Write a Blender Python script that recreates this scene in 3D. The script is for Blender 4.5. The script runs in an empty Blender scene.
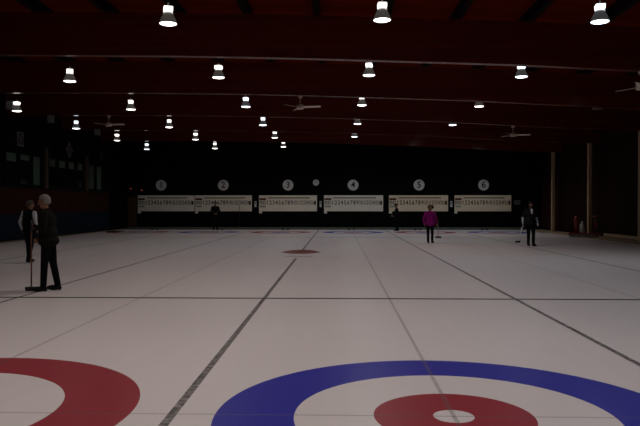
import bpy, bmesh, math, random
import numpy as np
from mathutils import Vector, Matrix
R = math.radians
random.seed(4)
sc = bpy.context.scene
COL = sc.collection
ORD = ['one', 'two', 'three', 'four', 'five', 'six']
NTH = ['first', 'second', 'third', 'fourth', 'fifth', 'sixth', 'seventh', 'eighth', 'ninth']
S = 4.32                       # width of a sheet; sheet four is centred on x = 0, the near tee is y = 0
TEE2 = 34.75
WALL_Y = 40.0
WALL_L, WALL_R = -15.6, 12.75
ICE_L, ICE_R, ICE_END = -15.15, 11.35, 39.05

# ------------------------------------------------------------------ materials
def new_mat(name):
    m = bpy.data.materials.new(name); m.use_nodes = True
    return m, m.node_tree.nodes, m.node_tree.links, m.node_tree.nodes['Principled BSDF']

def mat(name, col, rough=.6, var=.25, scale=8, metal=0, stretch=None, bump=0, coat=0, spec=.5):
    m, n, l, p = new_mat(name)
    tc = n.new('ShaderNodeTexCoord'); mp = n.new('ShaderNodeMapping')
    if stretch: mp.inputs['Scale'].default_value = stretch
    nz = n.new('ShaderNodeTexNoise'); nz.inputs['Scale'].default_value = scale; nz.inputs['Detail'].default_value = 4
    l.new(tc.outputs['Object'], mp.inputs['Vector']); l.new(mp.outputs['Vector'], nz.inputs['Vector'])
    rp = n.new('ShaderNodeValToRGB')
    a = [c * (1 - var) for c in col]; b = [min(1, c * (1 + var)) for c in col]
    rp.color_ramp.elements[0].position = .3; rp.color_ramp.elements[1].position = .7
    rp.color_ramp.elements[0].color = (*a, 1); rp.color_ramp.elements[1].color = (*b, 1)
    l.new(nz.outputs['Fac'], rp.inputs['Fac']); l.new(rp.outputs['Color'], p.inputs['Base Color'])
    p.inputs['Roughness'].default_value = rough; p.inputs['Metallic'].default_value = metal
    p.inputs['Coat Weight'].default_value = coat; p.inputs['Coat Roughness'].default_value = .2
    p.inputs['Specular IOR Level'].default_value = spec
    if bump:
        bp = n.new('ShaderNodeBump'); bp.inputs['Strength'].default_value = bump; bp.inputs['Distance'].default_value = .01
        l.new(nz.outputs['Fac'], bp.inputs['Height']); l.new(bp.outputs['Normal'], p.inputs['Normal'])
    return m

def emit(name, col, strength):
    m, n, l, p = new_mat(name)
    p.inputs['Base Color'].default_value = (.8, .8, .8, 1)
    p.inputs['Emission Color'].default_value = (*col, 1); p.inputs['Emission Strength'].default_value = strength
    return m

def wood_boards(name, c1, c2, axis, pitch, rough=.4, gap=.04, grain=(1, 14, 14), spec=.5, coat=0):
    """boards / laminations of height `pitch` stacked along `axis`, a slightly different tone each, fine grain along them"""
    m, n, l, p = new_mat(name)
    tc = n.new('ShaderNodeTexCoord'); sp = n.new('ShaderNodeSeparateXYZ'); l.new(tc.outputs['Object'], sp.inputs[0])
    def M(op, a, b=None):
        k = n.new('ShaderNodeMath'); k.operation = op
        for i, v in enumerate((a, b)):
            if v is None: continue
            if isinstance(v, (int, float)): k.inputs[i].default_value = v
            else: l.new(v, k.inputs[i])
        return k.outputs[0]
    t = M('DIVIDE', sp.outputs[axis], pitch)
    idx = M('FLOOR', t); fr = M('FRACT', t)
    wn = n.new('ShaderNodeTexWhiteNoise'); wn.noise_dimensions = '1D'; l.new(idx, wn.inputs['W'])
    mp = n.new('ShaderNodeMapping'); mp.inputs['Scale'].default_value = grain; l.new(tc.outputs['Object'], mp.inputs[0])
    nz = n.new('ShaderNodeTexNoise'); nz.inputs['Scale'].default_value = 1.2; nz.inputs['Detail'].default_value = 5; l.new(mp.outputs[0], nz.inputs['Vector'])
    f = M('ADD', M('MULTIPLY', wn.outputs['Value'], .6), M('MULTIPLY', nz.outputs['Fac'], .5))
    mx = n.new('ShaderNodeMix'); mx.data_type = 'RGBA'; l.new(f, mx.inputs[0])
    mx.inputs[6].default_value = (*c1, 1); mx.inputs[7].default_value = (*c2, 1)
    g = n.new('ShaderNodeMix'); g.data_type = 'RGBA'; l.new(M('LESS_THAN', fr, gap), g.inputs[0])
    l.new(mx.outputs[2], g.inputs[6]); g.inputs[7].default_value = (*[c * .4 for c in c1], 1)
    l.new(g.outputs[2], p.inputs['Base Color']); p.inputs['Roughness'].default_value = rough
    p.inputs['Specular IOR Level'].default_value = spec
    p.inputs['Coat Weight'].default_value = coat; p.inputs['Coat Roughness'].default_value = .2
    p.inputs['Coat Tint'].default_value = (1, .8, .65, 1); p.inputs['Specular Tint'].default_value = (1, .55, .4, 1)
    return m

def ice_material():
    m, n, l, p = new_mat('ice_sheet')
    tc = n.new('ShaderNodeTexCoord'); sp = n.new('ShaderNodeSeparateXYZ'); l.new(tc.outputs['Object'], sp.inputs[0])
    X, Y = sp.outputs[0], sp.outputs[1]
    def M(op, a, b=None, c=None):
        k = n.new('ShaderNodeMath'); k.operation = op
        for i, v in enumerate((a, b, c)):
            if v is None: continue
            if isinstance(v, (int, float)): k.inputs[i].default_value = v
            else: l.new(v, k.inputs[i])
        return k.outputs[0]
    def below(a, b): return M('LESS_THAN', a, b)
    def band(v, lo, hi): return M('MULTIPLY', M('GREATER_THAN', v, lo), below(v, hi))
    def mix(f, a, b):
        k = n.new('ShaderNodeMix'); k.data_type = 'RGBA'; l.new(f, k.inputs[0])
        for i, v in ((6, a), (7, b)):
            if isinstance(v, tuple): k.inputs[i].default_value = (*v, 1)
            else: l.new(v, k.inputs[i])
        return k.outputs[2]
    idx = M('FLOOR', M('ADD', M('DIVIDE', X, S), .5))
    u = M('SUBTRACT', X, M('MULTIPLY', idx, S)); au = M('ABSOLUTE', u)
    v = M('MINIMUM', M('ABSOLUTE', Y), M('ABSOLUTE', M('SUBTRACT', Y, TEE2)))
    r = M('SQRT', M('ADD', M('MULTIPLY', u, u), M('MULTIPLY', v, v)))
    odd = M('GREATER_THAN', M('FRACT', M('MULTIPLY', M('ADD', idx, 100), .5)), .25)
    mid = M('ABSOLUTE', M('SUBTRACT', Y, TEE2 / 2))
    # pebbled white paint under the ice, softly blotched
    nz = n.new('ShaderNodeTexNoise'); nz.inputs['Scale'].default_value = .35; nz.inputs['Detail'].default_value = 5
    l.new(tc.outputs['Object'], nz.inputs['Vector'])
    mp = n.new('ShaderNodeMapping'); mp.inputs['Scale'].default_value = (3, .25, 1); l.new(tc.outputs['Object'], mp.inputs[0])
    st = n.new('ShaderNodeTexNoise'); st.inputs['Scale'].default_value = 1.5; st.inputs['Detail'].default_value = 6; l.new(mp.outputs[0], st.inputs['Vector'])
    c = mix(nz.outputs['Fac'], ICE_A, ICE_B)
    c = mix(M('MULTIPLY', M('SUBTRACT', st.outputs['Fac'], .35), .5), c, ICE_C)
    wear = n.new('ShaderNodeTexNoise'); wear.inputs['Scale'].default_value = 14; wear.inputs['Detail'].default_value = 4; l.new(tc.outputs['Object'], wear.inputs['Vector'])
    wf = M('ADD', M('MULTIPLY', wear.outputs['Fac'], 1.7), -.02)
    wf = M('MINIMUM', wf, 1.0)
    # houses
    c = mix(band(r, 1.22, 1.83), c, mix(odd, ICE_BLUE, ICE_RED))
    c = mix(band(r, .155, .61), c, mix(odd, ICE_RED, ICE_BLUE))
    c = mix(below(r, .012), c, (.25, .25, .25))
    # lines
    inplay = below(mid, TEE2 / 2 + 3.66)
    c = mix(M('MULTIPLY', M('MULTIPLY', below(au, .018), inplay), M('MULTIPLY', wf, .52)), c, (.16, .12, .12))
    c = mix(M('MULTIPLY', below(v, .011), .45), c, (.14, .12, .13))
    c = mix(M('MULTIPLY', below(M('ABSOLUTE', M('SUBTRACT', mid, TEE2 / 2 + 1.83)), .02), .6), c, (.12, .1, .1))
    c = mix(M('MULTIPLY', below(M('ABSOLUTE', M('SUBTRACT', mid, TEE2 / 2 - 6.4)), .065), .95), c, (.02, .02, .022))
    dv = M('GREATER_THAN', au, S / 2 - .036)
    nearlogo = M('MULTIPLY', below(M('ABSOLUTE', M('ADD', X, S / 2)), .5), below(M('ABSOLUTE', M('SUBTRACT', Y, 17.1)), 2.0))
    dv = M('MULTIPLY', dv, M('SUBTRACT', 1, nearlogo))
    c = mix(M('MULTIPLY', dv, wf), c, (.085, .07, .07))
    # red emblem frozen in at mid ice, with a dark underline
    ex = M('DIVIDE', M('ABSOLUTE', M('ADD', X, S / 2)), .70)
    ey = M('DIVIDE', M('SUBTRACT', Y, 17.75), 1.35)
    ray_ = M('ADD', ex, M('ABSOLUTE', ey))
    eyy = M('MAXIMUM', ey, M('MULTIPLY', ey, -1.7))
    lens = below(M('ADD', M('MULTIPLY', ex, ex), eyy), 1.0)
    nlogo = n.new('ShaderNodeTexNoise'); nlogo.inputs['Scale'].default_value = 3.5; l.new(tc.outputs['Object'], nlogo.inputs['Vector'])
    c = mix(M('MULTIPLY', lens, .95), c, mix(M('GREATER_THAN', nlogo.outputs['Fac'], .55), (.23, .045, .04), (.13, .03, .026)))
    ul = M('MULTIPLY', below(M('ABSOLUTE', M('ADD', X, S / 2 - .04)), .43), below(M('ABSOLUTE', M('SUBTRACT', Y, 15.75)), .1))
    c = mix(M('MULTIPLY', ul, .75), c, (.12, .09, .08))
    l.new(c, p.inputs['Base Color'])
    rg = M('ADD', M('MULTIPLY', st.outputs['Fac'], .10), .265); l.new(rg, p.inputs['Roughness'])
    p.inputs['IOR'].default_value = 1.31; p.inputs['Specular IOR Level'].default_value = .5
    return m

ICE_A, ICE_B, ICE_C = (.74, .63, .635), (.84, .73, .735), (.66, .60, .62)
ICE_BLUE, ICE_RED = (.045, .042, .36), (.33, .035, .05)

MT = {
 'ice': ice_material(),
 'carpet': mat('tan_carpet', (.36, .25, .15), .95, .3, 30, bump=.3),
 'bumper': mat('bumper_foam', (.10, .105, .085), .9, .2, 10),
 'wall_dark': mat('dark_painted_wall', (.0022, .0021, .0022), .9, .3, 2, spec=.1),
 'wall_brown': wood_boards('brown_wall_boards', (.009, .0026, .0018), (.020, .006, .004), 1, .3, .8, .03, (14, 14, 1), spec=.15),
 'brown_panel': wood_boards('red_brown_panelling', (.028, .006, .0045), (.042, .010, .007), 1, .6, .8, .02, (14, 14, 1), spec=.15),
 'blue': mat('blue_board', (.005, .011, .026), .7, .2, 3, spec=.15),
 'glulam': wood_boards('stained_laminated_beam', (.045, .0045, .0025), (.125, .013, .007), 2, .045, .5, .06, (.6, 14, 9), coat=1),
 'deck': wood_boards('stained_roof_deck', (.062, .0065, .0018), (.125, .013, .004), 1, .14, .7, .05, (.6, 10, 10), spec=.0),
 'purlin': mat('dark_purlin_wood', (.006, .002, .0015), .9, .3, 6, spec=.1),
 'post': mat('pale_wood_post', (.48, .34, .21), .7, .25, 5, stretch=(8, 8, .6)),
 'shaded_post': mat('shaded_wood_pilaster', (.07, .04, .028), .7, .25, 5, stretch=(8, 8, .6)),  # same wood as the posts, dimmer light put into the colour
 'black': mat('black_rubber', (.012, .012, .013), .6, .3, 12),
 'pane': mat('dark_window_glass', (.006, .008, .009), .08, .2, 2),
 'blind': mat('pale_green_blind', (.085, .13, .095), .9, .15, 14, stretch=(1, 1, 8), spec=.1),
 'frame': mat('dark_window_frame', (.006, .004, .0035), .7, .2, 9, spec=.2),
 'cream': mat('cream_board', (.80, .74, .62), .5, .05, 2),
 'cream2': mat('warm_cream_board', (.80, .66, .48), .5, .05, 2),
 'ink': mat('dark_lettering', (.022, .014, .011), .7, .2, 20, spec=.1),
 'redink': mat('dull_red_lettering', (.11, .018, .012), .7, .2, 20, spec=.1),
 'brownink': mat('brown_rail', (.055, .025, .015), .7, .2, 20, spec=.1),
 'greenink': mat('faded_green_plate', (.30, .36, .30), .6, .1, 20),
 'white': mat('white_plastic', (.62, .62, .61), .5, .05, 8),
 'grey': mat('grey_metal', (.20, .20, .21), .45, .15, 10, metal=.3),
 'dim_grey': mat('dull_grey_box', (.12, .12, .13), .6, .2, 10),
 'alu': mat('spun_aluminium', (.42, .41, .42), .35, .08, 12, metal=.8),
 'fan': mat('beige_fan_enamel', (.62, .50, .41), .6, .08, 8),
 'red': mat('red_enamel', (.22, .025, .018), .4, .15, 8),
 'door': wood_boards('brown_door_veneer', (.055, .025, .015), (.085, .04, .024), 0, .3, .5, .02, (14, 14, 1)),
 'skin': mat('skin', (.26, .125, .08), .6, .08, 30, spec=.3),
 'grey_hair': mat('grey_hair', (.20, .18, .165), .8, .35, 60, stretch=(1, 1, .3), spec=.2),
 'ash_hair': mat('grey_brown_hair', (.085, .068, .056), .8, .35, 60, stretch=(1, 1, .3), spec=.2),
 'brown_hair': mat('light_brown_hair', (.055, .022, .012), .7, .35, 60, stretch=(1, 1, .3), spec=.2),
 'dark_hair': mat('dark_hair', (.006, .0045, .004), .7, .3, 60, stretch=(1, 1, .3), spec=.2),
 'black_cloth': mat('black_cloth', (.0035, .0035, .004), .95, .3, 25, bump=.15, spec=.12),
 'brown_cloth': mat('black_brown_jacket_cloth', (.0075, .0055, .0045), .95, .3, 18, bump=.2, spec=.12),
 'navy_cloth': mat('navy_vest_cloth', (.004, .0045, .008), .95, .3, 25, bump=.15, spec=.12),
 'white_cloth': mat('white_shirt_cloth', (.58, .58, .62), .9, .08, 20, bump=.15),
 'grey_cloth': mat('pale_grey_glove_cloth', (.42, .44, .50), .9, .1, 20, bump=.1),
 'charcoal': mat('charcoal_jacket_cloth', (.015, .014, .017), .95, .3, 20, bump=.2, spec=.12),
 'magenta': mat('magenta_jacket_cloth', (.23, .008, .15), .9, .15, 12, bump=.25, spec=.1),
 'shoe': mat('black_shoe_leather', (.005, .005, .005), .6, .2, 20, spec=.2),
 'lip': mat('lip', (.26, .10, .09), .5, .05, 20),
 'eye': mat('dark_eye', (.02, .016, .014), .3, .1, 20),
 'handle_red': mat('red_brown_broom_handle', (.17, .055, .04), .4, .15, 20),
 'handle_white': mat('white_broom_handle', (.80, .80, .79), .5, .05, 20),
 'handle_grey': mat('grey_broom_handle', (.22, .22, .23), .4, .1, 20),
 'red_light': emit('red_pilot_lamp', (1, .05, .03), .30),
}
def pm(k):
    return MT[k]

# ------------------------------------------------------------------ mesh helpers
def obj(name, bm, m, parent=None, loc=None, smooth=False, bevel=0):
    me = bpy.data.meshes.new(name); bm.normal_update()
    if smooth:
        for f in bm.faces: f.smooth = True
    bm.to_mesh(me); bm.free()
    o = bpy.data.objects.new(name, me); COL.objects.link(o)
    for k in (m if isinstance(m, (list, tuple)) else [m]):
        me.materials.append(k if not isinstance(k, str) else MT[k])
    if parent: o.parent = parent
    if loc: o.location = loc
    if bevel:
        b = o.modifiers.new('edge', 'BEVEL'); b.width = bevel; b.segments = 2; b.limit_method = 'ANGLE'
    return o
def box(bm, c, s, rz=0):
    r = bmesh.ops.create_cube(bm, size=1)
    bmesh.ops.scale(bm, vec=s, verts=r['verts'])
    if rz: bmesh.ops.rotate(bm, cent=(0, 0, 0), matrix=Matrix.Rotation(rz, 3, 'Z'), verts=r['verts'])
    bmesh.ops.translate(bm, vec=c, verts=r['verts']); return bm
def B(c, s, rz=0): return box(bmesh.new(), c, s, rz)
def tube(bm, p0, p1, r0, r1=None, seg=16):
    p0, p1 = Vector(p0), Vector(p1); r1 = r0 if r1 is None else r1
    d = p1 - p0
    r = bmesh.ops.create_cone(bm, cap_ends=True, segments=seg, radius1=r0, radius2=r1, depth=d.length)
    q = Vector((0, 0, 1)).rotation_difference(d.normalized()).to_matrix()
    bmesh.ops.rotate(bm, cent=(0, 0, 0), matrix=q, verts=r['verts'])
    bmesh.ops.translate(bm, vec=(p0 + p1) / 2, verts=r['verts']); return bm
def T(p0, p1, r0, r1=None, seg=16): return tube(bmesh.new(), p0, p1, r0, r1, seg)
def ball(bm, c, rad, rot=None, seg=20):
    r = bmesh.ops.create_uvsphere(bm, u_segments=seg, v_segments=max(8, seg * 2 // 3), radius=1)
    bmesh.ops.scale(bm, vec=rad, verts=r['verts'])
    if rot is not None: bmesh.ops.rotate(bm, cent=(0, 0, 0), matrix=rot, verts=r['verts'])
    bmesh.ops.translate(bm, vec=c, verts=r['verts']); return bm
def lathe(prof, seg=32, close=False):
    """profile of (r, z) turned about z"""
    bm = bmesh.new(); rows = []
    for r, z in prof:
        rows.append([bm.verts.new((r * math.cos(2 * math.pi * k / seg), r * math.sin(2 * math.pi * k / seg), z)) for k in range(seg)])
    for a, b in zip(rows, rows[1:]):
        for k in range(seg): bm.faces.new((a[k], a[(k + 1) % seg], b[(k + 1) % seg], b[k]))
    if close:
        bm.faces.new(list(reversed(rows[0]))); bm.faces.new(rows[-1])
    bmesh.ops.recalc_face_normals(bm, faces=bm.faces)
    return bm
def text_bm(s, size, depth=.004):
    """lettering in the x-z plane facing -y, centred"""
    cu = bpy.data.curves.new('lettering', 'FONT'); cu.body = s; cu.size = size; cu.extrude = depth
    cu.align_x = 'CENTER'; cu.align_y = 'CENTER'; cu.resolution_u = 3; cu.offset = size * .012
    o = bpy.data.objects.new('lettering', cu); COL.objects.link(o)
    dg = bpy.context.evaluated_depsgraph_get(); me = bpy.data.meshes.new_from_object(o.evaluated_get(dg))
    bm = bmesh.new(); bm.from_mesh(me)
    bpy.data.objects.remove(o); bpy.data.curves.remove(cu); bpy.data.meshes.remove(me)
    bmesh.ops.rotate(bm, cent=(0, 0, 0), matrix=Matrix.Rotation(R(90), 3, 'X'), verts=bm.verts)
    return bm
def narrow(bm, k):
    bmesh.ops.scale(bm, vec=(k, 1, 1), verts=bm.verts); return bm
def merge(dst, src, off=(0, 0, 0)):
    me = bpy.data.meshes.new('tmp'); bmesh.ops.translate(src, vec=off, verts=src.verts); src.to_mesh(me); src.free()
    dst.from_mesh(me); bpy.data.meshes.remove(me); return dst
def tag(o, label, cat, group=None):
    o['label'] = label; o['category'] = cat
    if group: o['group'] = group
    return o
def thing(name, label, cat, loc=(0, 0, 0), rz=0, group=None):
    o = bpy.data.objects.new(name, None); COL.objects.link(o); o.location = loc; o.rotation_euler.z = rz
    o.empty_display_size = .1
    return tag(o, label, cat, group)
def struct(name, bm, m, parent=None, **k):
    o = obj(name, bm, m, parent, **k); o['kind'] = 'structure'; return o
def dup(root, loc, label, rz=None):
    r = root.copy(); COL.objects.link(r); r.location = loc; r['label'] = label
    if rz is not None: r.rotation_euler.z = rz
    for ch in root.children:
        if ch.type == 'LIGHT' or ch.name.startswith('hanger'): continue
        c = ch.copy(); COL.objects.link(c); c.parent = r
        for g in ch.children:
            d = g.copy(); COL.objects.link(d); d.parent = c
    return r

# ------------------------------------------------------------------ the setting
Y0 = -9.0
struct('floor', B(((ICE_L + ICE_R) / 2, (Y0 + ICE_END) / 2, -.1), (ICE_R - ICE_L, ICE_END - Y0, .2)), 'ice').location = (0, 0, 0)
struct('trim_1', B(((WALL_L + ICE_L) / 2, (Y0 + WALL_Y) / 2, -.09), (ICE_L - WALL_L, WALL_Y - Y0, .2)), 'carpet')
struct('trim_2', B(((WALL_R + ICE_R) / 2, (Y0 + WALL_Y) / 2, -.09), (WALL_R - ICE_R, WALL_Y - Y0, .2)), 'carpet')
struct('trim_3', B(((ICE_L + ICE_R) / 2, (ICE_END + WALL_Y) / 2, 0), (ICE_R - ICE_L, WALL_Y - ICE_END, .26)), 'bumper', bevel=.02)
HT = 7.0
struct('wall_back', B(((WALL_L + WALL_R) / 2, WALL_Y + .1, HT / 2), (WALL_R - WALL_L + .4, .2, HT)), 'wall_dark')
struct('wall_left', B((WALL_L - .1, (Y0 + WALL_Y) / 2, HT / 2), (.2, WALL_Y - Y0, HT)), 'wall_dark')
struct('wall_right', B((WALL_R + .1, (Y0 + WALL_Y) / 2, HT / 2), (.2, WALL_Y - Y0, HT)), 'wall_brown')
struct('trim_4', B((WALL_L + .03, (Y0 + 37.2) / 2, .62), (.06, 37.2 - Y0, 1.2)), 'blue')
struct('trim_5', B((WALL_L + .02, (Y0 + 37.2) / 2, 1.82), (.04, 37.2 - Y0, 1.18)), 'brown_panel')
struct('trim_6', B((WALL_L + .05, (Y0 + 37.2) / 2, 2.44), (.10, 37.2 - Y0, .06)), 'frame')

# beams: deep laminated beams across the hall, their underside falling towards the right-hand wall
ZX = [(-15.6, 5.56), (-10, 5.55), (-5, 5.49), (-2, 5.415), (0, 5.345), (2, 5.275), (4, 5.20), (7, 5.03), (9, 4.93), (12.75, 4.79)]
def zbeam(x): return .035 + float(np.interp(x, [a for a, b in ZX], [b for a, b in ZX]))
BEAM_Y = [12.38 + 5.9 * (k - 2) for k in range(7)]
BEAM_Y.insert(0, 12.38 - 5.9 * 3)
DEPTH, WID = 1.12, .22
def strip(bm, ztop, zbot, y0, y1):
    xs = np.linspace(WALL_L, WALL_R, 33); prev = None
    for x in xs:
        zb, zt = zbeam(x) + zbot, zbeam(x) + ztop
        q = [bm.verts.new(p) for p in ((x, y0, zb), (x, y1, zb), (x, y1, zt), (x, y0, zt))]
        if prev:
            for a in range(4): bm.faces.new((prev[a], prev[(a + 1) % 4], q[(a + 1) % 4], q[a]))
        else: bm.faces.new(q)
        prev = q
    bm.faces.new(list(reversed(prev)))
    bmesh.ops.recalc_face_normals(bm, faces=bm.faces); return bm
for y in BEAM_Y:
    o = struct('ceiling_beam', strip(bmesh.new(), DEPTH, 0, -WID / 2, WID / 2), 'glulam'); o.location.y = y
struct('ceiling', strip(bmesh.new(), DEPTH + .34, DEPTH + .28, Y0, WALL_Y), 'deck')
for k in range(-7, 8):
    x = -1.45 + 1.84 * k
    z = zbeam(x) + DEPTH
    struct('ceiling_purlin', B((x, (Y0 + WALL_Y) / 2, z + .14), (.16, WALL_Y - Y0, .28)), 'purlin')

# right wall: pale posts under the beam ends, a pale kick board
for y in (BEAM_Y[7], BEAM_Y[6], BEAM_Y[5], BEAM_Y[4], BEAM_Y[3]):
    x = 12.25
    struct('wall_post', B((x, y, zbeam(x) / 2), (.17, .20, zbeam(x))), 'post', bevel=.01)
struct('baseboard_right', B((12.66, 27.0, .12), (.06, 4.4, .16)), 'post', bevel=.01)
struct('trim_7', B((12.71, 37.9, 1.6), (.06, 3.2, 3.0)), 'brown_panel')
# left wall: window band, pilasters in the shaded copy of the post wood
k = 14.72 / 14.02
def sc_y(y): return -5.084 + (y + 5.084) * k
def sc_z(z): return 1.608 + (z - 1.608) * k
wins = [(22.55, 23.50, 0), (23.78, 24.75, 1), (25.02, 25.82, 2), (26.72, 27.50, 0), (27.85, 28.72, 0), (29.05, 29.88, 0),
        (30.20, 31.00, 0), (31.85, 32.70, 2), (33.05, 33.85, 2), (20.9, 21.9, 0), (19.2, 20.2, 0)]
ZB, ZT = sc_z(2.52), sc_z(3.88)
for i, (a, b, kind) in enumerate(wins):
    a, b = sc_y(a), sc_y(b); yc, w = (a + b) / 2, b - a; zc, h = (ZB + ZT) / 2, ZT - ZB
    bm = bmesh.new()
    box(bm, (0, 0, h / 2), (.08, w + .1, .06)); box(bm, (0, 0, -h / 2), (.08, w + .1, .06))
    box(bm, (0, w / 2, 0), (.08, .05, h)); box(bm, (0, -w / 2, 0), (.08, .05, h))
    f = struct('window_%d' % (i + 1), bm, 'frame', loc=(WALL_L + .04, yc, zc))
    struct('window_pane', B((-.02, 0, 0), (.01, w, h)), 'pane', f)
    hb = {0: .36, 1: .24, 2: h - .04}[kind]
    struct('window_blind', B((-.005, 0, h / 2 - .03 - hb / 2), (.012, w - .06, hb)), 'blind', f)
for y in (sc_y(26.35), sc_y(31.5)):
    struct('wall_post', B((WALL_L + .08, y, 3.45), (.14, .28, 2.0)), 'shaded_post', bevel=.01)
# door at the far corner
d = struct('door_1', B((0, 0, 1.1), (.62, .06, 2.05)), 'door', loc=(-14.92, WALL_Y - .03, .05))
struct('door_handle', T((.24, -.03, 1.0), (.24, -.09, 1.0), .03), 'grey', d)

# ------------------------------------------------------------------ lamps
LENS_Z = 5.40
tints = [(1, .93, .84), (1, .97, .92), (.84, .94, 1.0), (1, .90, .88)]
LM = [emit('lamp_lens_%s' % nme, c, 5) for nme, c in zip(('warm', 'greenish', 'cool', 'pink'), tints)]
UM = [emit('ballast_glow_%s' % nme, c, 2.2) for nme, c in zip(('warm', 'greenish', 'cool', 'pink'), tints)]  # ballast box glow: lamp light spilling onto it, painted as emission
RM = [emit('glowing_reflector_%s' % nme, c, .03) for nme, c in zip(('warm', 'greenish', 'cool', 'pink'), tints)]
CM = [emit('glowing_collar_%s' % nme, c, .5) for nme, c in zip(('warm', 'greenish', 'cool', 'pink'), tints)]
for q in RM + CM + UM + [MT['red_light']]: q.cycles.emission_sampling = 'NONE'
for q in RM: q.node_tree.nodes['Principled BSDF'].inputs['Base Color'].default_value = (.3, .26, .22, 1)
OFF = mat('unlit_lamp_glass', (.10, .10, .11), .3, .1, 10)
def lamp_proto(t):
    root = thing('ceiling_lamp', '', 'lamp', (0, 0, 0), group='bell lamps hanging under the roof')
    obj('lens', lathe([(.0005, -.03), (.08, -.026), (.14, -.014), (.168, 0)]), OFF if t is None else LM[t], root, smooth=True)
    obj('reflector', lathe([(.180, -.005), (.178, .0), (.165, .05), (.14, .11), (.11, .165), (.092, .20), (.085, .20), (.10, .165), (.13, .11), (.155, .05), (.170, .004)]), 'alu' if t is None else RM[t], root, smooth=True)
    obj('uplight_collar', lathe([(.09, .20), (.10, .212), (.088, .228), (.07, .232)], close=True), 'alu' if t is None else CM[t], root, smooth=True)
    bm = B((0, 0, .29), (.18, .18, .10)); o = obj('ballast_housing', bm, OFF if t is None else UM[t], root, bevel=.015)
    obj('hook', T((0, 0, .34), (0, 0, .42), .02), 'grey', root)
    return root
def lamp_light(x, y, z, t, power):
    ld = bpy.data.lights.new('lamp_beam', 'SPOT'); ld.energy = power; ld.color = tints[t]
    ld.spot_size = R(150); ld.spot_blend = .9; ld.shadow_soft_size = .17
    o = bpy.data.objects.new('lamp_beam', ld); COL.objects.link(o); o.location = (x, y, z - .24)
    return o
protos = {}
ROWS = [8.34 + 5.67 * (r - 1) for r in range(-1, 7)]       # r = -1 .. 6
POW = {-1: 1.6, 0: 1.6, 1: 1.22, 2: .92, 3: .92, 4: .84, 5: .78, 6: 1.1}
CNEAR = {-3: .04, -2: .22, -1: .98, 0: 1.05, 1: .60, 2: .14}
CFAR = {-3: .38, -2: .55, -1: .95, 0: 1.0, 1: 1.12, 2: .95}
CBACK = {-3: .32, -2: .45, -1: .85, 0: 1.05, 1: .95, 2: .9}
BASE_P = 118
for i in range(-3, 3):
    for ri, y in enumerate(ROWS):
        r = ri - 1
        lit = not (i == 2 and r in (3, 4))
        t = None if not lit else ({-3: 2, -2: 1, -1: 0, 0: 1, 1: 2, 2: 2}[i] if r < 3 else random.choice([0, 1, 1, 2, 2]))
        x = S * i
        z = {-3: 5.16, -2: 5.20, -1: 5.285, 0: 5.325, 1: 5.26, 2: 5.15}[i]
        if (i == 0 and r == 6) or (i == 1 and r >= 5): z = 5.56  # raised unseen behind the beams, kept lit to brighten the scoreboards
        label = '%s bell lamp hanging %s from the back wall in the line above sheet %s' % ('lit' if lit else 'unlit', NTH[6 - r], ORD[i + 3])  # also labels the raised unseen lamps that brighten the scoreboards
        if t not in protos:
            o = protos[t] = lamp_proto(t); o['label'] = label
        else:
            o = dup(protos[t], (0, 0, 0), label)
        o.location = (x, y, z); o.rotation_euler.z = R(random.uniform(-25, 25))
        top = zbeam(x) + DEPTH + .28
        obj('hanger', T((0, 0, .42), (0, 0, top - z), .008, seg=8), 'black', o)
        if lit:
            lo = lamp_light(0, 0, 0, t, BASE_P * POW[r] * (CNEAR if r < 2 else CFAR if r < 6 else CBACK)[i]); lo.parent = o

# ------------------------------------------------------------------ fans, ceiling boxes
def fan(x, y, ang, label, first=None):
    if first is None:
        root = thing('ceiling_fan', label, 'fan', (x, y, zbeam(x)), ang, 'fans hanging from the beams')
        obj('mount', lathe([(.02, -.10), (.07, -.05), (.075, 0)], close=True), 'fan', root, smooth=True)
        obj('rod', T((0, 0, -.30), (0, 0, -.06), .017), 'fan', root)
        obj('motor_housing', lathe([(.03, -.48), (.11, -.47), (.135, -.43), (.135, -.35), (.10, -.31), (.03, -.29)], close=True), 'fan', root, smooth=True)
        for k in range(3):
            bm = bmesh.new(); box(bm, (.42, 0, 0), (.62, .15, .014)); box(bm, (.13, 0, 0), (.14, .05, .02))
            bmesh.ops.rotate(bm, cent=(0, 0, 0), matrix=Matrix.Rotation(R(-16), 3, 'X'), verts=bm.verts)
            o = obj('blade', bm, 'fan', root, bevel=.004); o.location = (0, 0, -.40); o.rotation_euler.z = k * R(120)
        return root
    return dup(first, (x, y, zbeam(x)), label, ang)
f0 = fan(-2.21, BEAM_Y[4], R(-12), 'beige ceiling fan hanging from a beam above the line between sheets three and four')
fan(-11.04, BEAM_Y[5], R(-6), 'beige ceiling fan hanging from a beam above sheet one near the window wall', f0)
fan(6.74, BEAM_Y[5], R(-4), 'small beige ceiling fan far back above sheets five and six', f0)
fan(6.95, BEAM_Y[3], R(0), 'beige ceiling fan on the frontmost visible beam, cut by the picture edge', f0)
lb = ['frontmost', 'middle', 'rearmost']
for (x, y), w in zip(((-13.27, 19.78), (-13.48, 23.85), (-13.33, 29.03)), lb):
    root = thing('ceiling_speaker', '%s of three small grey boxes hanging above the edge of sheet one' % w, 'speaker', (x, y, 5.25), R(12), 'grey boxes hung along the window wall')
    obj('housing', B((0, 0, .15), (.26, .22, .32)), 'dim_grey', root, bevel=.02)
    obj('grille', B((0, -.115, .15), (.21, .012, .26)), 'grey', root)
    obj('rod', T((0, 0, .31), (0, 0, zbeam(x) + DEPTH + .28 - 5.25), .01, seg=8), 'black', root)

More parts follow.
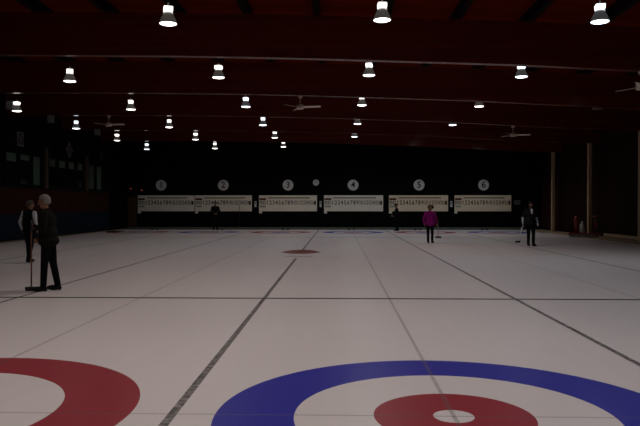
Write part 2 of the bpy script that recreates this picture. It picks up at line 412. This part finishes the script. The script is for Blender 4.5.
# ------------------------------------------------------------------ back wall: scoreboards, discs, clock, lights
kk = (WALL_Y + 5.084) / (39.45 + 5.084)
def wx(x): return -.8835 + (x + .8835) * kk
def wz(z): return 1.608 + (z - 1.608) * kk
BX = [(-14.36, -10.53), (-10.48, -6.66), (-6.18, -2.29), (-1.82, 2.12), (2.51, 6.43), (6.86, 10.60)]
for i, (a, b) in enumerate(BX):
    a, b = wx(a), wx(b); w = b - a; z0, z1 = wz(1.215), wz(2.285); h = z1 - z0
    warm = i in (4, 5)
    root = thing('scoreboard', '%s curling scoreboard on the back wall under the number %s disc' % ('warm cream' if warm else 'cream', ORD[i]), 'scoreboard',
                 ((a + b) / 2, WALL_Y, z0), group='scoreboards along the back wall')
    obj('panel', B((0, -.03, h / 2), (w, .06, h)), 'cream2' if warm else 'cream', root, bevel=.008)
    obj('header_rail', B((.02 * w, -.066, h * .835), (w * .72, .012, .06)), 'brownink', root)
    obj('team_plate', B((-w * .435, -.066, h * .76), (w * .115, .012, .13)), 'redink', root)
    obj('team_plate', B((-w * .435, -.066, h * .30), (w * .10, .012, .12)), 'greenink', root)
    bm = bmesh.new()
    merge(bm, narrow(text_bm('END', .34), .62), (-w * .435, -.064, h * .53))
    obj('title_lettering', bm, 'ink', root)
    bm = bmesh.new(); split = {0: 99, 1: 99, 2: 10, 3: 8, 4: 9, 5: 8}[i]; bm2 = bmesh.new()
    for q in range(16):
        xx = -w * .352 + w * .785 * q / 15
        merge(bm if q < split else bm2, narrow(text_bm(str(q + 1), .40), .85 if q < 9 else .55), (xx, -.064, h * .53))
    obj('number_lettering', bm, 'ink' if i != 5 else 'redink', root)
    if len(bm2.verts): obj('number_lettering', bm2, 'redink' if i > 3 else 'brownink', root)
    else: bm2.free()
    obj('end_plate', B((w * .468, -.066, h * .53), (w * .028, .012, .26)), 'ink', root)
    obj('corner_tab', B((-w * .475, -.03, -.07), (w * .05, .05, .15)), 'cream', root)
    x = wx([-13.15 + .045, -8.84, -4.23, .19, 4.62, 8.93][i]); x = -.8835 + ({0: 160.3, 1: 223, 2: 288, 3: 353, 4: 418.5, 5: 482.3}[i] - 338) / 14.75
    dsc = thing('number_sign', 'round white sign with the black number %s above its scoreboard' % ORD[i], 'sign', (x, WALL_Y, wz(2.965)), group='numbered discs on the back wall')
    bm = lathe([(.365, 0), (.365, .03), (.35, .04)], 40, True); bmesh.ops.rotate(bm, cent=(0, 0, 0), matrix=Matrix.Rotation(R(90), 3, 'X'), verts=bm.verts)
    obj('disc', bm, 'white', dsc)
    obj('numeral', merge(bmesh.new(), text_bm(str(i + 1), .60, .006), (0, -.045, 0)), 'ink', dsc)
c = thing('wall_clock', 'small round white wall clock above the gap between scoreboards three and four', 'clock', (wx(-2.36), WALL_Y, wz(3.14)))
bm = lathe([(.21, 0), (.21, .05), (.19, .06)], 32, True); bmesh.ops.rotate(bm, cent=(0, 0, 0), matrix=Matrix.Rotation(R(90), 3, 'X'), verts=bm.verts)
obj('case', bm, 'white', c)
bm = B((0, -.064, .05), (.018, .006, .12)); box(bm, (.035, -.064, .01), (.09, .006, .018)); obj('hands', bm, 'ink', c)
for x, lab in ((-6.42, 'two and three'), (-2.05, 'three and four'), (6.65, 'five and six')):
    t = thing('wall_thermostat', 'small upright white box on the wall between scoreboards %s' % lab, 'wall box', (wx(x), WALL_Y, 1.50), group='white boxes between scoreboards')
    obj('case', B((0, -.03, .20), (.14, .06, .40)), 'white', t, bevel=.012)
    obj('display', B((0, -.062, .27), (.09, .006, .12)), 'dim_grey', t)
t = thing('notice_sign', 'small pale rectangular notice on the back wall beside the number six scoreboard', 'sign', (wx(11.0), WALL_Y, 1.66))
obj('board', B((0, -.015, .15), (.40, .03, .28)), 'dim_grey', t); obj('lettering', B((0, -.032, .17), (.28, .006, .04)), 'ink', t)
def pilot(x, y, z, lab, rz=0):
    t = thing('signal_light', lab, 'light', (x, y, z), rz, None)
    obj('housing', B((0, -.03, 0), (.16, .06, .12)), 'black', t, bevel=.01)
    obj('lens', B((0, -.063, 0), (.09, .01, .05)), 'red_light', t)
pilot(wx(-14.84), WALL_Y, wz(2.74), 'small red signal light above the brown corner door')
pilot(wx(-14.09), WALL_Y, wz(2.63), 'small red signal light just above the end of scoreboard one')
pilot(WALL_R, 37.3, 2.72, 'small red signal light high on the wood panelled side wall', R(90) + math.pi)
t = thing('paper_notice', 'white paper notice on the side wall near the brown corner door', 'notice', (WALL_L, 37.0, 1.55))
obj('sheet', B((.02, 0, .22), (.03, .42, .42)), 'white', t); obj('pin', T((.03, 0, .39), (.05, 0, .39), .015), 'red', t)

# plaques on the window wall
def plaque(y, z, diamond, dark, lab):
    t = thing('club_plaque', lab, 'plaque', (WALL_L, y, z))
    bm = B((.02, 0, 0), (.034, .62, .66))
    if diamond:
        bmesh.ops.rotate(bm, cent=(0, 0, 0), matrix=Matrix.Rotation(R(45), 3, 'X'), verts=bm.verts)
    obj('board', bm, 'dim_grey' if not dark else 'frame', t, bevel=.006)
    def ring(r0, r1):
        b = lathe([(r0, .0), (r1, .0), (r1, .012), (r0, .012), (r0, 0)], 32)
        bmesh.ops.rotate(b, cent=(0, 0, 0), matrix=Matrix.Rotation(R(90), 3, 'Y'), verts=b.verts)
        bmesh.ops.translate(b, vec=(.04, 0, 0), verts=b.verts); return b
    if not dark:
        obj('emblem', ring(.19, .25), 'ink', t)
        bm = B((.044, 0, 0), (.012, .05, .24)); box(bm, (.044, 0, 0), (.012, .17, .05)); obj('emblem_cross', bm, 'ink', t)
    else:
        obj('emblem', ring(.17, .21), 'dim_grey', t)
k2 = 14.72 / 13.82
def py(y): return -5.084 + (y + 5.084) * k2
plaque(py(23.51), 1.608 + (4.49 - 1.608) * k2, False, False, 'pale square plaque with round dark emblem high above the windows')
plaque(py(28.79), 1.608 + (4.45 - 1.608) * k2, True, False, 'pale diamond shaped plaque high above the windows')
plaque(py(33.4), 1.608 + (4.5 - 1.608) * k2, False, True, 'dark square plaque with faint ring beyond the diamond plaque')

# hacks, mat, scraper
h0 = None
for i in range(-3, 3):
    lab = 'pair of black rubber foot hacks in the ice before scoreboard %s' % ORD[i + 3]
    if h0 is None:
        h0 = thing('curling_hack', lab, 'hack', (S * i, 38.41, 0), group='foot hacks at the far end')
        for s in (-1, 1):
            bm = B((s * .16, 0, .03), (.13, .20, .06)); box(bm, (s * .16, .07, .08), (.13, .06, .07))
            obj('foot_block', bm, 'black', h0, bevel=.012)
    else: dup(h0, (S * i, 38.41, 0), lab)
tag(obj('rubber_mat', B((0, 0, .025), (.75, 1.0, .05)), 'black', loc=(-14.4, 34.9, 0), bevel=.015), 'flat black rubber mat on the ice corner by the blue boards', 'mat')

t = thing('ice_scraper', 'red wheeled ice scraper with upright tanks and handle before a pale post', 'machine', (11.55, 28.85, .01), R(-30))
obj('chassis', B((0, 0, .14), (1.45, .52, .12)), 'red', t, bevel=.02)
obj('blade_bar', B((0, -.31, .07), (1.30, .08, .10)), 'grey', t, bevel=.01)
for s in (-1, 1):
    for q in (-1, 1):
        obj('wheel', T((s * .55, q * .20 - .03, .085), (s * .55, q * .20 + .03, .085), .085), 'black', t)
obj('tank', lathe([(.02, .20), (.13, .21), (.135, .9), (.10, 1.0), (.05, 1.06), (.02, 1.10)], close=True), 'red', t, loc=(-.38, 0, 0), smooth=True)
obj('water_jug', lathe([(.02, .20), (.12, .21), (.12, .62), (.06, .72), (.05, .80), (.02, .80)], close=True), 'white', t, loc=(-.10, -.05, 0), smooth=True)
obj('motor', B((-.62, .02, .52), (.16, .24, .62)), 'brown_panel', t, bevel=.03)
bm = T((.52, .05, .2), (.52, .12, 1.05), .025); tube(bm, (.34, .12, 1.05), (.70, .12, 1.05), .025); obj('push_handle', bm, 'red', t, smooth=True)
obj('control_box', B((.52, .10, .62), (.16, .10, .2)), 'red', t, bevel=.015)

# ------------------------------------------------------------------ people
def rotx(a): return Matrix.Rotation(a, 3, 'X')
class Body:
    """overlapping tapered limbs and ellipsoids, fused by a voxel remesh into one skin; faces take the material of the nearest source shape"""
    def __init__(s): s.bm = bmesh.new(); s.pr = []; s.mats = []
    def mi(s, m):
        if m not in s.mats: s.mats.append(m)
        return s.mats.index(m)
    def cap(s, m, p0, r0, p1, r1):
        p0, p1 = Vector(p0), Vector(p1)
        n = max(2, int((p1 - p0).length / (min(r0, r1) * .9)) + 1)
        tube(s.bm, p0, p1, r0, r1, 14)
        ball(s.bm, p0, (r0,) * 3, None, 14); ball(s.bm, p1, (r1,) * 3, None, 14)
        s.pr.append(('c', s.mi(m), np.array(p0), r0, np.array(p1), r1))
    def ell(s, m, c, rad, rot=None):
        ball(s.bm, c, rad, rot, 20)
        s.pr.append(('e', s.mi(m), np.array(c), np.array(rad), np.array(rot if rot is not None else Matrix.Identity(3))))
    def build(s, name, parent, voxel):
        me = bpy.data.meshes.new(name); s.bm.to_mesh(me); s.bm.free()
        o = bpy.data.objects.new(name, me); COL.objects.link(o)
        m = o.modifiers.new('skin', 'REMESH'); m.mode = 'VOXEL'; m.voxel_size = voxel; m.use_smooth_shade = True
        m = o.modifiers.new('soft', 'SMOOTH'); m.factor = .5; m.iterations = 3
        dg = bpy.context.evaluated_depsgraph_get(); dg.update()
        nm = bpy.data.meshes.new_from_object(o.evaluated_get(dg))
        o.modifiers.clear(); o.data = nm; bpy.data.meshes.remove(me)
        nm.name = name
        n = len(nm.polygons); c = np.empty(n * 3); nm.polygons.foreach_get('center', c); c = c.reshape(n, 3)
        best = np.full(n, 1e9); mi = np.zeros(n, dtype=np.int32)
        for p in s.pr:
            if p[0] == 'c':
                _, k, a, r0, b, r1 = p; d = b - a; t = np.clip(((c - a) @ d) / max(d @ d, 1e-9), 0, 1)
                dist = np.linalg.norm(c - a - t[:, None] * d, axis=1) - (r0 + (r1 - r0) * t)
            else:
                _, k, ce, rad, rot = p; q = (c - ce) @ rot
                g = np.linalg.norm(q / rad, axis=1); dist = (g - 1) * np.linalg.norm(q, axis=1) / np.maximum(g, 1e-6)
            w = dist < best; best[w] = dist[w]; mi[w] = k
        nm.materials.clear()
        for k in s.mats: nm.materials.append(MT[k])
        nm.polygons.foreach_set('material_index', mi)
        nm.polygons.foreach_set('use_smooth', np.ones(n, dtype=bool)); nm.update()
        o.parent = parent; return o

def hand(b, m, w, d, n, curl, side):
    """palm and five fingers from wrist w along d; n = the way the fingers curl; side = towards the thumb"""
    d = Vector(d).normalized(); n = Vector(n); n = (n - d * n.dot(d)).normalized(); s = Vector(d.cross(n)) * side
    w = Vector(w); rot = Matrix((s, d, n)).transposed()
    b.ell(m, w + d * .048, (.042, .056, .018), rot)
    for k, (off, ln) in enumerate(((.033, .9), (.011, 1.0), (-.011, .95), (-.033, .75))):
        p = w + d * .088 + s * off; a = curl * .5
        for L, rr in ((.044, .0092), (.028, .0085), (.02, .008)):
            q = p + (d * math.cos(a) + n * math.sin(a)) * L * ln
            b.cap(m, p, rr, q, rr * .95); p = q; a += curl
    p = w + d * .02 + s * .035; q = p + (d * .6 + s * .7 + n * .25).normalized() * .04
    b.cap(m, p, .012, q, .0105); b.cap(m, q, .0105, q + (d * .85 + n * (.2 + curl * .4)).normalized() * .03, .009)

def person(label, loc, rz, H, top, sleeve, forearm, legs_m, hair, pose, voxel=.009, hand_m='skin', girth=1.0, face_beard=None, group=None, shirt=None, hair_kind='short', skirt=None):
    root = thing('person', label, 'person', loc, rz, group); k = H / 1.75; root.scale = (k, k, k)
    b = Body(); g = girth
    lean = pose.get('lean', 0); nod = pose.get('nod', 0); sx = pose.get('sway', 0)
    Rl = rotx(lean); PV = Vector((0, 0, .95))
    def U(p): return Rl @ (Vector(p) - PV) + PV + Vector((sx, 0, 0))
    # legs
    for s, nm in ((-1, 'r'), (1, 'l')):
        hip = Vector((s * .09, 0, .92)); kn = Vector(pose.get('knee_' + nm, (s * .10, -.02, .50))); an = Vector(pose.get('ankle_' + nm, (s * .10, .03, .095)))
        b.cap(legs_m, hip, .092 * g, kn, .066); b.cap(legs_m, kn, .066, an, .056)
        fd = Vector(pose.get('foot_' + nm, (s * .15, -1, 0))).normalized(); sd = Vector((fd.y, -fd.x, 0)).normalized(); up = fd.cross(sd)
        rot = Matrix((sd, fd, up)).transposed()
        b.ell('shoe', an + fd * .075 + Vector((0, 0, -.045)), (.048, .14, .048), rot)
        b.cap('shoe', an + Vector((0, 0, -.02)), .05, an - fd * .03 + Vector((0, 0, -.05)), .042)
    b.ell(legs_m, (sx * .3, .01, .92), (.175 * g, .128 * g, .13))
    # trunk
    b.ell(top, U((0, -.005, 1.06)), (.185 * g, .142 * g, .20), Rl)
    b.ell(top, U((0, 0, 1.27)), (.192 * g, .135 * g, .215), Rl)
    b.cap(top, U((-.15, .01, 1.405)), .068, U((.15, .01, 1.405)), .068)
    if skirt: b.ell(top, U((0, 0, .91)), (.205 * g, .155 * g, skirt), Rl)
    if shirt: b.ell(shirt, U((0, -.105 * g, 1.36)), (.05, .045, .13), Rl)
    # neck and head
    b.cap('skin', U((0, .012, 1.42)), .058, U((0, -.005, 1.54)), .052)
    b.cap(top, U((0, .015, 1.435)), .072, U((0, .008, 1.475)), .062)
    HC = U((0, -.015, 1.635)); Rh = Rl @ Matrix.Rotation(pose.get('turn', 0), 3, 'Z') @ rotx(nod)
    def Hd(p): return HC + Rh @ Vector(p)
    b.ell('skin', Hd((0, .008, .012)), (.074, .094, .103), Rh)
    b.ell('skin' if not face_beard else face_beard, Hd((0, -.042, -.068)), (.054, .052, .055), Rh)
    b.cap('skin', Hd((0, -.088, .012)), .011, Hd((0, -.112, -.022)), .016)
    b.cap('skin', Hd((-.04, -.078, .032)), .014, Hd((.04, -.078, .032)), .014)
    for s in (-1, 1): b.ell('skin', Hd((s * .077, .012, -.005)), (.012, .024, .034), Rh)
    # arms
    for s, nm in ((-1, 'r'), (1, 'l')):
        sh = U((s * .185, .01, 1.40)); el = Vector(pose.get('elbow_' + nm, (s * .255, .04, 1.13))); wr = Vector(pose.get('wrist_' + nm, (s * .26, -.06, .90)))
        b.cap(sleeve, sh, .066, el, .052); b.cap(forearm, el, .052, wr, .037)
        hd = Vector(pose.get('hand_' + nm, tuple((wr - el).normalized()))); hn = Vector(pose.get('palm_' + nm, (-s, -.2, 0)))
        hand(b, hand_m, wr, hd, hn, pose.get('curl_' + nm, .35), s * pose.get('thumb_' + nm, 1))
    b.build('body', root, voxel)
    # hair as a cap over the skull, open at the face
    bm = bmesh.new(); ball(bm, (0, .012, .018), (.083, .102, .112), None, 28)
    low = {'short': -.055, 'long': -.13, 'cap': .02}[hair_kind]
    if hair_kind == 'long':
        for v in bm.verts:
            if v.co.z < 0: v.co.z *= 1.25
            v.co.x *= 1.3; v.co.y *= 1.1
    kill = [f for f in bm.faces if f.calc_center_median().z < low or (f.calc_center_median().y < -.030 and f.calc_center_median().z < .066) or (hair_kind == 'short' and f.calc_center_median().y < .022 and f.calc_center_median().z < .022)]
    bmesh.ops.delete(bm, geom=kill, context='FACES')
    hb = bm.copy()
    o = obj('hair' if hair_kind != 'cap' else 'cap', bm, hair, root, smooth=True)
    hb.free()
    so = o.modifiers.new('thick', 'SOLIDIFY'); so.thickness = .016; so.offset = 0
    o.matrix_local = Matrix.Translation(HC) @ Rh.to_4x4()
    if hair_kind == 'long':
        obj('hair_bun', ball(bmesh.new(), (.115, .06, .03), (.075, .075, .085), None, 18), 'dark_hair', root, smooth=True).matrix_local = Matrix.Translation(HC) @ Rh.to_4x4()
    if hair_kind == 'cap':
        bm = bmesh.new(); ball(bm, (0, -.115, .055), (.065, .062, .010), None, 16)
        v = obj('visor', bm, hair, o, smooth=True)
    for s in (-1, 1):
        e = obj('eye', ball(bmesh.new(), Hd((s * .031, -.083, .014)), (.011, .008, .006), Rh, 12), 'eye', root, smooth=True)
    obj('mouth', ball(bmesh.new(), Hd((0, -.094, -.052)), (.022, .006, .005), Rh, 12), 'lip', root, smooth=True)
    return root

def broom(label, foot, top, rz, hm, pad=(.20, .07, .035), group=None, rad=.015):
    """foot: the point where the head stands on the ice; top: upper end of the handle (world)"""
    foot, top = Vector(foot), Vector(top)
    root = thing('curling_broom', label, 'broom', foot, 0, group); d = top - foot
    n = d.normalized()
    obj('handle', T(n * .06, d, rad, rad * .95, 12), hm, root, smooth=True)
    o = obj('grip', T(d - n * .20, d + n * .002, rad + .004, rad + .004, 12), 'black', root, smooth=True)
    o = obj('head', B((0, 0, .055), (pad[0], pad[1], .035), rz), 'black', root, bevel=.008)
    bm = B((0, 0, .02), (pad[0] * .96, pad[1] * .9, .038), rz); obj('brush_pad', bm, 'black', root, bevel=.006)
    obj('ferrule', T(n * .05, n * .13, .022, .016, 12), 'grey', root, smooth=True)
    return root

FL = 0.0
# older man, side on, both hands on an upright broom in front of him (faces -x)
p = person('grey haired man in dark jacket, side on, holding an upright red handled broom', (-6.32, 7.28, FL), R(-90) + R(8), 1.80, 'brown_cloth', 'brown_cloth', 'brown_cloth', 'black_cloth', 'grey_hair',
    dict(lean=R(5), nod=R(6), knee_l=(.10, -.05, .50), ankle_l=(.10, -.07, .095), knee_r=(-.10, .05, .50), ankle_r=(-.10, .13, .095), foot_l=(.1, -1, 0), foot_r=(-.15, -1, 0),
         elbow_l=(.25, -.02, 1.10), wrist_l=(.10, -.215, 1.19), hand_l=(-.75, -.55, .15), palm_l=(-.4, .5, -.1), curl_l=.9,
         elbow_r=(-.25, .02, 1.08), wrist_r=(-.09, -.185, .93), hand_r=(.75, -.6, -.1), palm_r=(.4, .5, 0), curl_r=.9), voxel=.0065, girth=1.15, skirt=.12)
broom('upright curling broom with red brown handle held by the grey haired man', (-6.665, 7.30, FL), (-6.655, 7.30, 1.33), R(0), 'handle_red', (.22, .085, .03))
# man behind him, turned away
person('man in navy vest with white sleeves walking away behind the grey haired man', (-9.58, 13.40, FL), R(180) - R(18), 1.74, 'navy_cloth', 'white_cloth', 'white_cloth', 'black_cloth', 'ash_hair',
    dict(lean=R(4), nod=R(10), turn=R(-25), elbow_l=(.27, .04, 1.14), wrist_l=(.27, -.05, .93), elbow_r=(-.27, .02, 1.14), wrist_r=(-.27, -.06, .93),
         ankle_l=(.09, -.10, .095), knee_l=(.09, -.08, .51), ankle_r=(-.09, .12, .11), knee_r=(-.09, .0, .5)), voxel=.009, girth=1.05)
# woman in magenta
person('woman in magenta jacket and black trousers standing before scoreboard five', (3.05, 23.49, FL), R(6), 1.62, 'magenta', 'magenta', 'magenta', 'black_cloth', 'brown_hair',
    dict(elbow_l=(.29, .03, 1.14), wrist_l=(.30, -.04, .90), elbow_r=(-.29, .05, 1.14), wrist_r=(-.28, -.02, .90), ankle_l=(.11, .03, .095), ankle_r=(-.10, -.04, .095), curl_l=.8), voxel=.009, girth=1.18, hair_kind='long', skirt=.15)
broom('thin grey broom held low beside the woman in magenta', (3.44, 23.75, .20), (3.37, 23.36, .95), R(5), 'handle_grey', (.26, .09, .03))
# man at the right
person('dark bearded man in charcoal jacket with pale gloves carrying a white broom', (6.72, 21.49, FL), R(8), 1.76, 'charcoal', 'charcoal', 'grey_cloth', 'black_cloth', 'dark_hair',
    dict(lean=R(5), nod=R(24), elbow_r=(-.29, .02, 1.13), wrist_r=(-.325, -.06, .90), elbow_l=(.28, .04, 1.13), wrist_l=(.285, -.05, .93), ankle_l=(.085, -.12, .095), knee_l=(.085, -.12, .51), ankle_r=(-.035, .08, .095), knee_r=(-.07, -.02, .5),
         curl_r=.8, hand_r=(-.15, -.3, -1)), voxel=.009, hand_m='grey_cloth', girth=1.1, face_beard='dark_hair', shirt='white_cloth', skirt=.12)
broom('white handled broom carried low by the dark bearded man', (6.23, 21.45, .13), (6.43, 21.38, .95), R(20), 'handle_white', (.20, .09, .03), rad=.021)
# two players far back
person('person in black with a cap, side on at the far end before scoreboard five', (2.82, 36.85, FL), R(-80), 1.70, 'black_cloth', 'black_cloth', 'black_cloth', 'black_cloth', 'dark_hair',
    dict(lean=R(4), nod=R(10), elbow_r=(-.24, -.02, 1.12), wrist_r=(-.18, -.24, 1.03), elbow_l=(.24, -.04, 1.12), wrist_l=(.15, -.25, 1.00), ankle_l=(.09, -.06, .095), ankle_r=(-.09, .10, .095)), voxel=.012, hair_kind='cap')
person('person in black standing at the far end before scoreboard two', (-8.86, 38.0, FL), R(10), 1.86, 'black_cloth', 'black_cloth', 'black_cloth', 'black_cloth', 'brown_hair',
    dict(nod=R(8), elbow_l=(.26, .0, 1.12), wrist_l=(.12, -.2, 1.0), hand_l=(-.8, -.4, .2), elbow_r=(-.26, .0, 1.12), wrist_r=(-.1, -.2, 1.0), hand_r=(.8, -.4, .2)), voxel=.012)
broom('thin dark broom leaning upright against scoreboard two', (-7.55, 39.55, .13), (-7.55, 39.90, 1.62), 0, 'black')

# ------------------------------------------------------------------ world, camera
w = bpy.data.worlds.new('world'); sc.world = w; w.use_nodes = True
w.node_tree.nodes['Background'].inputs[0].default_value = (.0, .0, .0, 1)
w.node_tree.nodes['Background'].inputs[1].default_value = 0
yaw, pitch = .0271, -.0114
fw = Vector((-math.sin(yaw) * math.cos(pitch), math.cos(yaw) * math.cos(pitch), math.sin(pitch)))
rt = Vector((math.cos(yaw), math.sin(yaw), 0)); up = rt.cross(fw)
cd = bpy.data.cameras.new('camera'); cam = bpy.data.objects.new('camera', cd); COL.objects.link(cam)
m3 = Matrix((rt, up, -fw)).transposed()
cam.matrix_world = Matrix.Translation((-.8835, -5.0841, 1.6079)) @ m3.to_4x4()
cd.sensor_fit = 'HORIZONTAL'; cd.sensor_width = 36; cd.lens = 665.7 / 640 * 36; cd.clip_end = 200; cd.clip_start = .05
sc.camera = cam
vs = sc.view_settings
sc.display_settings.display_device = 'sRGB'
vs.view_transform = 'Standard'; vs.look = 'None'; vs.exposure = 0; vs.gamma = 1; vs.use_curve_mapping = False
